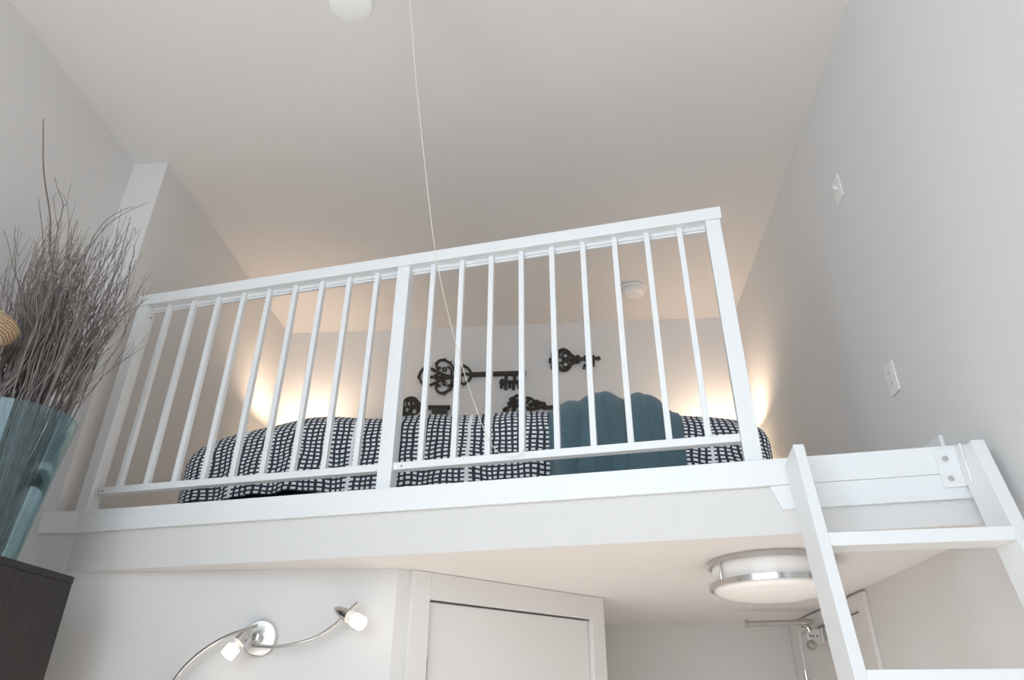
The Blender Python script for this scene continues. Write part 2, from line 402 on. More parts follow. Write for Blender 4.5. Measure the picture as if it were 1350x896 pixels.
while z > .15:
    zt, zb = z, z - .035
    bm = B(); x0_, x1_ = .6895, 1.1285
    v = []
    for zz in (zb, zt):
        y = lfy(.66, zz); y2 = lfy(1.17, zz)
        v += [(lx(x0_, zz), lfy(x0_, zt) - .002, zz), (lx(x1_, zz), lfy(x1_, zt) - .002, zz), (lx(x1_, zz), lfy(x1_, zt) + .086, zz), (lx(x0_, zz), lfy(x0_, zt) + .086, zz)]
    hexa(bm, v); obj('tread', bm, M['white'], ld, bevel=.002)
    z -= gap
# bolted angle bracket on the hanger board
bq = thing
s1_, s2_ = sof(on(CL, 1238, 620)), sof(on(CL, 1264, 618))
bm = B(); rbox(bm, s1_, s2_ + .008, CL - .0065, CL - .0006, h + .592, h + .705)
rbox(bm, s2_ + .003, s2_ + .008, CL - .05, CL - .0066, h + .592, h + .705)
br = obj('bracket', bm, M['white'], ld, bevel=.0015)
for pxy in ((1246, 604.5), (1254, 630.5)):
    c = on(CL - .0066, *pxy); bm = B(); lathe(bm, [(0, .007), (.0055, .006), (.0075, .003), (.0078, 0), (0, 0)], c, -N, 14)
    o = obj('bolt', bm, M['chrome'], br, smooth=True)
    o.matrix_parent_inverse = Matrix.Identity(4)

# ---- closet door (door_1)
bm = B(); dbox(bm, S0, S1, -.045, -.004, .012, SZ); d1 = struct('door_1', bm, M['door'], 'flat closet door under the loft', bevel=.002)
bm = B()
dbox(bm, .055, S0 - .004, 0.0008, .02, 0, ZS - .002); dbox(bm, S1 + .004, 1.048, 0.0008, .02, 0, ZS - .002); dbox(bm, S0 - .0038, S1 + .0038, 0.0008, .0198, SZ + .006, ZS - .002)
dbox(bm, S0 - .0115, S0 - .0035, -.088, .0005, 0, SZ); dbox(bm, S1 + .0035, S1 + .0115, -.088, .0005, 0, SZ); dbox(bm, S0 - .0034, S1 + .0034, -.088, -.048, SZ + .0035, SZ + .0115)
obj('casing', bm, M['door'], d1, bevel=.0015)
bm = B(); zc = h + .20
tube(bm, [dp(S0 - .001, .008, zc), dp(S0 - .001, .008, zc - .09)], .006, 10); obj('hinge', bm, M['chrome'], d1, smooth=True)
# ---- door_2 in the right wall under the loft
bm = B(); box(bm, XR + .006, XR + .045, D2a + .004, D2b - .004, .012, D2z - .006); d2 = struct('door_2', bm, M['door'], 'flat door in the right wall under the loft', bevel=.002)
bm = B()
box(bm, XR - .018, XR - .0008, D2a - .085, D2a - .002, 0, ZS - .012); box(bm, XR - .018, XR - .0008, D2b + .002, D2b + .125, 0, ZS - .012); box(bm, XR - .018, XR - .0008, D2a - .0018, D2b + .0018, D2z + .003, ZS - .012)
obj('casing', bm, M['door'], d2, bevel=.002)
hz = atX(1053, 888, XR - .02)
bm = B(); tube(bm, [(XR - .014, D2b + .006, hz.z + .012), (XR - .014, D2b + .006, hz.z - .09)], .009, 10); obj('hinge', bm, M['chrome'], d2, smooth=True)

# ---- chrome rod on its bracket by door_2
kz = h + .452
rod = thing('swing_rod', 'chrome rod on a pivoting bracket by the door under the loft', 'rod', (XR - .02, 3.70, h + .40))
bm = B(); e0 = atY(986, 822, 3.66); e1 = atY(1062, 819.5, 3.66)
tube(bm, [e0, e1], .0125, 14); obj('tube', bm, M['chrome'], rod, smooth=True)
dv = (e1 - e0).normalized()
bm = B(); tube(bm, [e0 - dv * .012, e0 + dv * .004], [.019, .019], 4); obj('end_cap', bm, M['chrome'], rod)
bm = B(); tube(bm, [e1 - dv * .012, e1 + dv * .012, e1 + dv * .03, e1 + dv * .034], [.0165, .0165, .012, .006], 14); obj('end_cap', bm, M['chrome'], rod, smooth=True)
bm = B(); e2 = Vector((XR + .0, 3.67, h + .395)); tube(bm, smooth_path([e1 - dv * .03 - Vector((0, 0, .012)), e1 + Vector((.0, .0, -.02)), e1 + Vector((.01, .0, -.04)), Vector((e1.x + .02, 3.67, h + .405))], 5), .009, 10); obj('arm', bm, M['chrome'], rod, smooth=True)
bm = B(); pc = atY(1074, 838, 3.66)
ol = [(-.037, .0), (-.034, .018), (-.022, .030), (0, .034), (.03, .034), (.03, -.028), (-.01, -.032), (-.028, -.022)]
prism(bm, [(pc.x + a, pc.y, pc.z + b_) for a, b_ in ol], (0, .03, 0))
box(bm, pc.x + .031, pc.x + .042, pc.y - .004, pc.y + .034, pc.z - .03, pc.z + .036)
pl_ = obj('plate', bm, M['satin'], rod, bevel=.003)
for dx in (-.02, -.008, .013):
    bm = B(); lathe(bm, [(0, .004), (.004, .003), (.005, 0), (0, 0)], (pc.x + dx, pc.y - .0003, pc.z), (0, -1, 0), 10); o = obj('screw', bm, M['steel_dark'], pl_, smooth=True); o.matrix_parent_inverse = Matrix.Identity(4)
bm = B(); kc = atY(1070, 850.5, 3.66); lathe(bm, [(0, -.026), (.014, -.023), (.022, -.013), (.0245, 0), (.022, .012), (.012, .022), (.012, .04), (0, .04)], kc, (0, 1, 0), 20); obj('knob', bm, M['chrome'], rod, smooth=True)
bm = B(); box(bm, pc.x + .042, XR + .0055, pc.y + .0, pc.y + .03, pc.z - .02, pc.z + .02)
obj('mount', bm, M['chrome'], rod)

# ---- flush ceiling light under the loft
FX, FY, FR = .682, 2.515, .207
fl = thing('flush_ceiling_light', 'round opal ceiling light with two chrome rings under the loft', 'ceiling light', (FX, FY, ZS))
bm = B(); lathe(bm, [(0, -.0005), (FR - .03, -.0005), (FR - .03, -.012), (0, -.012)], (FX, FY, ZS), (0, 0, 1), 48); obj('base', bm, M['plastic'], fl, smooth=True)
prof = [(FR - .012, -.0125), (FR - .010, -.088)] + [((FR - .010) * math.cos(t), -.088 - .040 * math.sin(t)) for t in [PI / 2 * k / 10 for k in range(1, 10)]] + [(0, -.128)]
bm = B(); lathe(bm, prof, (FX, FY, ZS), (0, 0, 1), 64); obj('diffuser', bm, M['opal'], fl, smooth=True)
for zc, rr in ((-.010, FR), (-.082, FR + .004)):
    bm = B(); lathe(bm, [(rr - .010, zc + .009), (rr, zc + .009), (rr, zc - .009), (rr - .010, zc - .009)], (FX, FY, ZS), (0, 0, 1), 64, close=True); obj('ring', bm, M['chrome'], fl, smooth=True)
for an in (205, 325, 85):
    an = math.radians(an); x, y = FX + (FR - .002) * math.cos(an), FY + (FR - .002) * math.sin(an)
    bm = B(); tube(bm, [(x, y, ZS - .018), (x, y, ZS - .074)], .004, 8); obj('strut', bm, M['chrome'], fl, smooth=True)

# ---- wall spotlight
WY = YP
dc = atY(342.5, 840.5, WY - .01)
ws = thing('wall_spotlight', 'brushed steel wall light with curved arms and glowing spot heads', 'wall light', (dc.x, WY, dc.z))
bm = B(); lathe(bm, [(0, .016), (.030, .0155), (.055, .0145), (.0595, .011), (.060, .001), (0, .001)], (dc.x, WY, dc.z), (0, -1, 0), 48); bp_ = obj('backplate', bm, M['satin'], ws, smooth=True)
bm = B(); lathe(bm, [(0, .05), (.012, .049), (.014, .046), (.014, .02), (0, .02)], (dc.x, WY, dc.z), (0, -1, 0), 20); obj('hub', bm, M['chrome'], ws, smooth=True)
ya = WY - .055
arm1 = smooth_path([atY(332, 851, ya), atY(345, 851.5, ya), atY(365, 852, ya), atY(390, 848, ya), atY(415, 840, ya), atY(438, 826, ya), atY(452, 813, ya), atY(462, 803, ya), atY(472, 794, ya)], 6)
bm = B(); tube(bm, arm1, .0058, 10); obj('arm', bm, M['chrome'], ws, smooth=True)
arm2 = smooth_path([atY(340, 824, ya), atY(325, 829, ya), atY(300, 838, ya), atY(275, 852, ya), atY(250, 872, ya), atY(232, 893, ya), atY(220, 915, ya)], 6)
bm = B(); tube(bm, arm2, .0058, 10); obj('arm', bm, M['chrome'], ws, smooth=True)
def spot(tip, end):
    tip, end = Vector(tip), Vector(end); L_ = (end - tip).length; ax = (end - tip).normalized()
    bm = B(); lathe(bm, [(0, 0), (.006, L_ * .03), (.014, L_ * .16), (.019, L_ * .34), (.021, L_ * .52), (.0175, L_ * .525), (0, L_ * .525)], tip, ax, 24); hd = obj('spot_head', bm, M['chrome'], ws, smooth=True)
    bm = B(); lathe(bm, [(.010, L_ * .526), (.022, L_ * .53), (.022, L_ * .56), (.015, L_ * .575), (.015, L_ * .66), (.023, L_ * .675), (.023, L_ * .70), (.010, L_ * .71)], tip, ax, 24); o = obj('collar', bm, M['spot_ring'], hd, smooth=True); o.matrix_parent_inverse = Matrix.Identity(4)
    bm = B(); lathe(bm, [(0, L_ * .712), (.0225, L_ * .715), (.0238, L_ * .74), (.0235, L_ * .97), (.021, L_), (0, L_ * .995)], tip, ax, 24); o = obj('glass', bm, M['spot_glass'], hd, smooth=True); o.matrix_parent_inverse = Matrix.Identity(4)
    ld_ = bpy.data.lights.new('spot_bulb', 'POINT'); ld_.energy = .07; ld_.color = (1, .86, .7); ld_.shadow_soft_size = .02
    lo = bpy.data.objects.new('spot_bulb', ld_); C.objects.link(lo); lo.location = end + ax * .035; lo.parent = ws; lo.matrix_parent_inverse = Matrix.Translation(-ws.location)
spot(atY(441, 801, ya - .012), atY(478, 822.5, ya - .05))
spot(atY(333.5, 825, ya - .012), atY(298, 865, ya - .055))
spot(atY(214, 905, ya - .01), atY(200, 940, ya - .05))

# ---- bed, comforter, throw
BX0, BX1, BY0, BY1 = -1.44, .66, 2.70, 4.22
bd = thing('bed', 'low bed with dark base behind the loft railing', 'bed', ((BX0 + BX1) / 2, (BY0 + BY1) / 2, LT))
bm = B(); box(bm, BX0, BX1, BY0, BY1, LT + .002, LT + .12); obj('bed_base', bm, M['base'], bd, bevel=.01)
bm = B(); box(bm, BX0 + .01, BX1 - .01, BY0 + .01, BY1 - .01, LT + .1205, LT + .30); obj('mattress', bm, M['mattress'], bd, bevel=.04, bseg=4)
CX0, CX1, CY0, CY1 = -1.56, .79, 2.63, 4.24
ZTOP = h + 1.154
def fold1(a, half, r):                     # unrolled distance from the centre -> position, drop
    s = 1 if a >= 0 else -1; a = abs(a); flat = half - r
    if a <= flat: return s * a, 0.0
    t = (a - flat) / r
    if t <= PI / 2: return s * (flat + r * math.sin(t)), r * (1 - math.cos(t))
    return s * half, r + (a - flat - r * PI / 2)
def smoothstep(t): t = max(0, min(1, t)); return t * t * (3 - 2 * t)
CMX, CMY = (CX0 + CX1) / 2, (CY0 + CY1) / 2
HX, HY = (CX1 - CX0) / 2, (CY1 - CY0) / 2
def cloth_point(a, b_, off=0.0):
    rx, ry = .065, .13
    x, dx = fold1(a, HX - off * 0, rx); y, dy = fold1(b_, HY, ry)
    X = CMX + x; Yy = CMY + y
    t = max(0, min(1.1, (-1.08 - X) / .48)); dome = .118 * t ** 1.5
    t2 = max(0, min(1.15, (X - .22) / .56)); dome += .085 * t2 ** 1.4
    dome *= 1 - .55 * smoothstep((dy) / .45)
    puff = .010 * math.sin(X * 7.1 + .6) * math.sin(b_ * 5.3 + 1.0) + .006 * math.sin(X * 14.7 + b_ * 3)
    drop = math.hypot(dx, dy)
    z = ZTOP + puff * (1 - smoothstep(drop / .25)) - dome - drop
    # hanging folds
    w = smoothstep((drop - .05) / .25)
    fd = .014 * math.sin(X * 23 + 1.3 * math.sin(X * 5)) + .008 * math.sin(X * 51 + 2) + .012 * math.sin(X * 9.5)
    fdx = .012 * math.sin(Yy * 25) + .008 * math.sin(Yy * 47)
    if b_ < 0: Yy -= w * (fd + .012) * (dy > 0.02)
    if dx > .02: X += (1 if a > 0 else -1) * w * fdx
    return Vector((X, Yy, z)), dx, dy
def hem(X): return LT + .055 + .028 * math.exp(-((X + 1.02) / .25) ** 2) + .006 * math.sin(X * 9)
def cloth(name, a0, a1, b0, b1, na, nb, m, lift=None, thick=0.0, minz=True):
    bm = B(); uvl = bm.loops.layers.uv.new('cloth'); g = []
    for i in range(na + 1):
        row = []
        for j in range(nb + 1):
            a = a0 + (a1 - a0) * i / na; b_ = b0 + (b1 - b0) * j / nb
            p, dx, dy = cloth_point(a, b_)
            if lift: p = lift(p, a, b_, dx, dy)
            if minz and p.z < hem(p.x): p.z = hem(p.x) + .0005 * (j % 2)
            row.append((bm.verts.new(p), (a, b_)))
        g.append(row)
    for i in range(na):
        for j in range(nb):
            q = [g[i][j], g[i + 1][j], g[i + 1][j + 1], g[i][j + 1]]
            f = bm.faces.new([v for v, _ in q])
            for l, (_, uvv) in zip(f.loops, q): l[uvl].uv = uvv
    bmesh.ops.recalc_face_normals(bm, faces=bm.faces)
    me = bpy.data.meshes.new(name); bm.to_mesh(me); bm.free()
    for p in me.polygons: p.use_smooth = True
    me.materials.append(m)
    o = bpy.data.objects.new(name, me); C.objects.link(o)
    if thick:
        md = o.modifiers.new('thick', 'SOLIDIFY'); md.thickness = thick; md.offset = 0
    return o
EX = HX - .065 + .065 * PI / 2 + .27
EY = HY - .13 + .13 * PI / 2 + .26
cf = cloth('comforter', -EX, EX, -EY, HY - .02, 220, 150, M['grid'], thick=.012)
tag(cf, 'white comforter with dark grid print over the loft bed', 'comforter')
tx0, tx1 = atY(724, 560, 2.66).x - CMX, atY(897, 560, 2.66).x - CMX
def tlift(p, a, b_, dx, dy):
    t = (a - tx0) / (tx1 - tx0)
    front = smoothstep((b_ + HY + .17) / .24)
    side = smoothstep(t / .16) * smoothstep((1 - t) / .16)
    bump_ = .052 * math.exp(-((t - .42) / .14) ** 2) + .046 * math.exp(-((t - .74) / .12) ** 2) + .020 * math.exp(-((t - .2) / .12) ** 2)
    k = .004 + (bump_ + .016) * side * front
    fr = 1 - smoothstep((b_ + HY - .05) / .2)
    crease = lambda x, c, w: math.exp(-abs(x - c) / w)
    bend = .10 * (b_ + HY)
    cr = .030 * crease(t, .24 + bend, .05) + .034 * crease(t, .60 + bend * 1.5, .045) + .026 * crease(t, .88 + .5 * bend, .03) + .018 * crease(t, .43 - bend, .03) + .015 * crease(t, .76 - bend, .03)
    p = p + Vector((0, 0, k - .25 * cr * front))
    p.y -= fr * (.018 + .036 * side - cr * .9 + .006 * math.sin(t * 33 + b_ * 2))
    p.x += .008 * math.sin(b_ * 14 + t * 5) * side
    return p
tb = cloth('throw_blanket', tx0, tx1, -EY, -HY + .75, 90, 90, M['teal'], tlift, thick=.010)
tag(tb, 'teal terry throw draped over the grid comforter', 'blanket')

# ---- bedside lamps and stands (behind the bed ends)
def bedside(x, y, ztop, lab, labs, r):
    zt = LT + .45
    ns = thing('nightstand', labs, 'nightstand', (x, y, LT))
    bm = B(); box(bm, x - .15, x + .15, y - .15, y + .13, LT + .06, zt); bo = obj('body', bm, M['nightstand'], ns, bevel=.004)
    bm = B(); box(bm, x - .13, x + .13, y - .165, y - .1505, zt - .17, zt - .03); dr = obj('drawer', bm, M['nightstand'], ns, bevel=.003)
    for dx in (-.13, .13):
        for dy in (-.13, .11):
            bm = B(); box(bm, x + dx - .015, x + dx + .015, y + dy - .015, y + dy + .015, LT + .001, LT + .0595); obj('leg', bm, M['nightstand'], ns)
    t = thing('table_lamp', lab, 'lamp', (x, y, zt))
    zs = ztop - .19
    bm = B(); lathe(bm, [(0, .001), (.065, .001), (.065, .012), (.03, .03), (.05, .08), (.055, .12), (.035, .18), (.012, .21), (.012, zs - zt + .06), (0, zs - zt + .06)], (x, y, zt), (0, 0, 1), 32); obj('base', bm, M['lampbase'], t, smooth=True)
    bm = B(); lathe(bm, [(r, zs), (r * .74, ztop), (r * .74 - .002, ztop), (r - .002, zs)], (x, y, 0), (0, 0, 1), 40, close=True); obj('shade', bm, M['shade'], t, smooth=True)
    bm = B(); lathe(bm, [(0, -.03), (.012, -.028), (.016, -.01), (.026, .02), (.022, .04), (0, .05)], (x, y, zs + .092), (0, 0, 1), 16); obj('bulb', bm, M['bulb'], t, smooth=True)
    l = bpy.data.lights.new('bulb_light', 'POINT'); l.energy = 12; l.color = (1, .75, .56); l.shadow_soft_size = .05
    lo = bpy.data.objects.new('bulb_light', l); C.objects.link(lo); lo.location = (x, y, ztop - .05); lo.parent = t; lo.matrix_parent_inverse = Matrix.Translation(-t.location)
bedside(-1.735, 4.07, h + 1.722, 'lit cream lamp glowing behind left end of the bed', 'dark nightstand behind left end of the bed', .155)
bedside(.985, 4.08, h + 1.60, 'lit cream lamp glowing behind right end of the bed', 'dark nightstand behind right end of the bed', .155)

# ---- ornate wall keys
KY = YB - .016
def key(label, bow, shaft, bit, ox, oy):
    def P(x, y): return atY(ox + x / 7.47, oy + y / 7.47, KY)
    allp = [q for st in bow for q in st[0]]
    c0 = P(sum(q[0] for q in allp) / len(allp), sum(q[1] for q in allp) / len(allp))
    t = thing('wall_key', label, 'wall decoration', (c0.x, YB, c0.z), 'ornate iron keys on the loft wall')
    for nm, sts in (('bow', bow), ('shaft', shaft), ('bit', bit)):
        bm = B()
        for st in sts:
            pts, r = st[0], st[1]; closed = len(st) > 2 and st[2] == 'c'
            if len(st) > 2 and st[2] == 'b':           # solid block
                prism(bm, [P(*q) - Vector((0, .008, 0)) for q in pts], (0, .0165, 0)); continue
            w = [P(*q) for q in pts]
            if closed: ring_tube(bm, w, r * 1.25, 6)
            else: tube(bm, smooth_path(w, 5) if len(w) > 2 else w, r * 1.25, 6)
        obj(nm, bm, M['iron'], t, smooth=True)
def circ(x, y, rx, ry=None, n=14):
    ry = ry or rx; return [(x + rx * math.cos(2 * PI * k / n), y + ry * math.sin(2 * PI * k / n)) for k in range(n)]
r1 = .0062
key('largest ornate dark iron key, with a long straight shaft',
    [([(600, 405), (580, 335), (535, 280), (480, 256), (432, 270), (414, 308), (430, 342), (455, 325)], .0075), ([(490, 262), (500, 240)], .006), ([(415, 300), (400, 285)], .005), ([(545, 285), (560, 270)], .005),
     ([(600, 440), (575, 500), (535, 550), (480, 582), (432, 570), (410, 532), (420, 497), (450, 517)], .0075), ([(480, 578), (495, 600)], .006), ([(540, 540), (552, 558)], .005),
     (circ(492, 348, 17), .005, 'c'), (circ(492, 486, 17), .005, 'c'), ([(300, 425), (400, 422), (600, 422)], .008), ([(345, 507), (430, 470), (500, 440), (590, 425)], .007), ([(355, 338), (430, 370), (500, 405), (590, 420)], .007),
     ([(300, 325), (262, 370), (243, 425), (262, 470), (292, 510)], .0085), ([(300, 325), (340, 330), (400, 372)], .006), ([(292, 510), (340, 508), (400, 475)], .006), ([(243, 425), (228, 425)], .01), ([(380, 420), (440, 385), (470, 420), (440, 455), (380, 420)], .0055),
     ([(520, 320), (560, 350), (560, 400)], .006), ([(520, 515), (560, 490), (560, 440)], .006), ([(605, 290), (612, 420), (605, 540)], .010), ([(590, 350), (640, 420), (590, 490)], .009),
     ([(640, 420), (655, 350), (690, 318), (735, 350), (757, 398), (735, 450), (690, 490), (655, 480), (640, 420)], .0075), ([(690, 318), (680, 300)], .005), ([(690, 490), (672, 505)], .005), ([(650, 405), (690, 395), (755, 398)], .009)],
    [([(750, 400), (1295, 384)], .0135)],
    [([(1085, 400), (1190, 398), (1180, 440), (1190, 470), (1240, 455), (1256, 480), (1235, 500), (1190, 480), (1130, 470), (1085, 480), (1060, 500), (1040, 480), (1060, 450), (1098, 470), (1100, 440)], .0062)] +
    [([(x, 470), (x, y)], .0085) for x, y in ((1052, 535), (1096, 548), (1135, 530), (1172, 548), (1222, 532))] + [([(1098, 405), (1100, 455)], .010), ([(1182, 405), (1182, 455)], .010), ([(1095, 470), (1185, 470)], .008)],
    520, 440)
key('short ornate iron key, highest on the loft wall, right of the largest',
    [(circ(705, 255, 72, 96), .0065, 'c'), (circ(610, 205, 32), .0062, 'c'), (circ(606, 325, 30), .0062, 'c'), (circ(590, 265, 24, 30), .0062, 'c'), (circ(712, 212, 30, 28), .0055, 'c'), (circ(712, 298, 30, 28), .0055, 'c'), (circ(660, 255, 30), .0055, 'c'),
     ([(640, 170), (690, 150), (740, 170), (775, 215)], .007), ([(640, 345), (690, 360), (740, 345), (775, 290)], .007), ([(560, 240), (560, 285)], .007), ([(760, 200), (800, 235), (800, 275), (760, 295)], .010), (circ(832, 250, 20, 30), .009, 'c')],
    [([(700, 252), (1035, 238)], .0095), ([(1030, 225), (1050, 240), (1030, 255)], .007)],
    [([(890, 218), (1000, 212), (1000, 320), (925, 310), (920, 270), (890, 250)], .01, 'b'), ([(905, 300), (890, 345)], .007), ([(930, 310), (930, 352)], .007), ([(968, 310), (968, 352)], .007)],
    650, 440)
key('small iron key with a round scroll bow, leftmost above the comforter',
    [(circ(165, 715, 82, 92), .0065, 'c'), (circ(165, 690, 45, 40), .006, 'c'), (circ(130, 745, 30, 34), .006, 'c'), (circ(195, 760, 30, 34), .006, 'c'), ([(95, 660), (140, 640), (200, 650), (225, 690)], .006), ([(92, 810), (130, 780), (165, 730), (200, 700), (240, 690)], .007), ([(165, 640), (165, 800)], .007), (circ(242, 720, 22, 36), .0085, 'c'), ([(88, 690), (88, 815)], .007)],
    [([(240, 722), (540, 726)], .0125), ([(535, 705), (535, 745)], .008)],
    [([(368, 735), (522, 735), (522, 808), (368, 808)], .01, 'b'), ([(400, 745), (400, 815)], .006), ([(450, 745), (450, 815)], .006), ([(495, 745), (495, 815)], .006)],
    520, 440)
key('tilted iron key with leafy bow, lying just above the comforter middle',
    [([(100, 758), (150, 720), (210, 690), (260, 640), (295, 615)], .008), ([(180, 795), (200, 730), (215, 660), (215, 620)], .008), ([(190, 640), (235, 606), (285, 618), (300, 660)], .0075), ([(140, 690), (175, 680), (205, 700)], .0085), (circ(125, 752, 20), .008, 'c'), (circ(185, 650, 18), .007, 'c'), (circ(248, 745, 34, 44), .0065, 'c'), (circ(255, 680, 28), .006, 'c'), ([(210, 780), (260, 760), (310, 700), (360, 640)], .007),
     ([(300, 630), (365, 632), (400, 665), (375, 700), (350, 690)], .0075), ([(330, 760), (385, 745), (420, 735), (400, 690), (360, 690)], .0075), (circ(425, 672, 14), .008, 'c'), (circ(458, 700, 22, 26), .009, 'c'), (circ(496, 702, 16, 22), .0085, 'c'), ([(300, 720), (420, 735), (480, 715)], .008)],
    [([(490, 728), (850, 705)], .0115), ([(840, 695), (842, 716)], .009)],
    [([(735, 715), (830, 710), (830, 775), (735, 780)], .01, 'b'), ([(760, 770), (760, 805)], .007), ([(800, 770), (800, 800)], .007)],
    650, 440)

# ---- smoke detector on the loft ceiling
sc_ = atZ(834, 380, ceil_z(3.85)); zc = ceil_z(sc_.y)
sd = thing('smoke_detector', 'round white smoke detector on the loft ceiling', 'smoke detector', (sc_.x, sc_.y, zc))
bm = B(); lathe(bm, [(0, -.001), (.085, -.001), (.085, -.016), (.080, -.020), (0, -.020)], (sc_.x, sc_.y, zc), (0, 0, 1), 40); obj('base', bm, M['plastic'], sd, smooth=True)
bm = B(); lathe(bm, [(.070, -.0205), (.074, -.024), (.072, -.045), (.058, -.056), (.030, -.058), (.028, -.061), (0, -.061)], (sc_.x, sc_.y, zc), (0, 0, 1), 40); obj('cover', bm, M['plastic'], sd, smooth=True)

# ---- switch and outlet on the right wall
def plate(name, label, cat, px, py):
    c = atX(px, py, XR - .003); t = thing(name, label, cat, (XR, c.y, c.z))
    bm = B(); box(bm, XR - .0065, XR - .0004, c.y - .036, c.y + .036, c.z - .0585, c.z + .0585); obj('cover_plate', bm, M['plastic'], t, bevel=.002)
    return c, t
c, t = plate('light_switch', 'white toggle light switch on the right wall, higher plate', 'light switch', 1104.5, 250)
bm = B(); hexa(bm, [(XR - .0068, c.y - .005, c.z - .006), (XR - .0068, c.y + .005, c.z - .006), (XR - .0068, c.y + .005, c.z + .012), (XR - .0068, c.y - .005, c.z + .012), (XR - .022, c.y - .004, c.z + .006), (XR - .022, c.y + .004, c.z + .006), (XR - .020, c.y + .004, c.z + .014), (XR - .020, c.y - .004, c.z + .014)]); obj('toggle', bm, M['plastic'], t)
for dz in (-.03, .03):
    bm = B(); lathe(bm, [(0, .001), (.003, .0008), (.0032, 0), (0, 0)], (XR - .0066, c.y, c.z + dz), (-1, 0, 0), 10); obj('screw', bm, M['plastic'], t)
c, t = plate('electrical_outlet', 'white duplex power outlet on the right wall, lower plate', 'outlet', 1176, 499)
for dz in (-.0195, .0195):
    bm = B(); prism(bm, [(XR - .0066, c.y + .017 * math.cos(2 * PI * k / 20), c.z + dz + max(-.0125, min(.0125, .017 * math.sin(2 * PI * k / 20)))) for k in range(20)], (-.002, 0, 0)); s_ = obj('socket', bm, M['plastic'], t)
    bm = B()
    for dy in (-.0063, .0063): box(bm, XR - .0090, XR - .0087, c.y + dy - .001, c.y + dy + .001, c.z + dz - .002, c.z + dz + .006)
    o = obj('slot', bm, M['slot'], s_); o.matrix_parent_inverse = Matrix.Identity(4)
bm = B(); lathe(bm, [(0, .001), (.003, .0008), (.0032, 0), (0, 0)], (XR - .0066, c.y, c.z), (-1, 0, 0), 10); obj('screw', bm, M['plastic'], t)

# ---- ceiling light (only the rounded end of one glass shade reaches the photo)
HXf, HYf, HZ = -.492, 1.405, h + 2.335
zc = ceil_z(HYf)
cl_ = thing('ceiling_light', 'ceiling light, one rounded frosted white glass shade showing at the top edge', 'ceiling light', (HXf, HYf, zc))
bm = B(); lathe(bm, [(0, -.001), (.065, -.001), (.062, -.018), (.02, -.03), (0, -.03)], (HXf, HYf, zc), (0, 0, 1), 32); obj('canopy', bm, M['chrome'], cl_, smooth=True)
bm = B(); lathe(bm, [(0, zc - .03 - HZ), (.011, zc - .03 - HZ), (.011, .085), (.034, .075), (.038, .04), (.034, .008), (.012, 0), (0, 0)], (HXf, HYf, HZ), (0, 0, 1), 28); obj('stem', bm, M['chrome'], cl_, smooth=True)
sb = atZ(462, 8, h + 2.145)
av = Vector((sb.x - HXf, sb.y - HYf, 0))
for sgn in (1, -1):
    e = Vector((HXf, HYf, 0)) + av * sgn
    bm = B(); tube(bm, smooth_path([(HXf, HYf, HZ + .045), (HXf + av.x * .5 * sgn, HYf + av.y * .5 * sgn, HZ + .075), (e.x, e.y, HZ + .06), (e.x, e.y, HZ + .03)], 6), .008, 10); am = obj('arm', bm, M['chrome'], cl_, smooth=True)
    bm = B(); z0 = h + 2.145 - HZ
    lathe(bm, [(0, .03), (.03, .03), (.055, .018), (.071, -.01), (.0785, z0 + .05), (.078, z0 + .018), (.072, z0 + .005), (.062, z0 + .0005), (.03, z0 - .002), (0, z0 - .0025)], (e.x, e.y, HZ), (0, 0, 1), 48); obj('glass_shade', bm, M['frost'], cl_, smooth=True)

# ---- pull chain from the ceiling light, looped on the loft railing
S0c = Vector((HXf, HYf + .012, HZ - .003))
Ec = atR(657, 596, 2.175)
pn = (Ec - S0c).cross(Vector((0, 0, 1))); pk = pn.x * S0c.x + pn.y * S0c.y      # upright plane the chain hangs in
cw = [S0c]
for x, y in [(540, 0), (544, 48), (548, 100), (561, 225), (574, 332), (590, 410), (608, 478), (630, 545), (645, 580), (657, 596)]:
    d = ray(x, y); d = d * (pk / (pn.x * d.x + pn.y * d.y)); cw.append(Vector((d.x, d.y, d.z + h)))
cw += [atR(672, 602, 2.186), atR(686, 599, 2.195), atR(691, 590, 2.204)]
path = smooth_path(cw, 8)
bm = B(); tube(bm, path, .0013, 5)
acc = 0; last = path[0]
for p in path[1:]:
    seg = (p - last); L_ = seg.length; n_ = max(1, int(L_ / .0075))
    for k in range(n_):
        q = last + seg * (k / n_); a = .0021
        vs = [bm.verts.new(q + Vector(v) * a) for v in ((1, 0, 0), (-1, 0, 0), (0, 1, 0), (0, -1, 0), (0, 0, 1), (0, 0, -1))]
        for f in ((0, 2, 4), (2, 1, 4), (1, 3, 4), (3, 0, 4), (2, 0, 5), (1, 2, 5), (3, 1, 5), (0, 3, 5)): bm.faces.new([vs[i] for i in f])
    last = p
o = obj('pull_chain', bm, M['chain'], smooth=True); tag(o, 'thin beaded pull chain hanging from the ceiling light to the railing', 'chain')

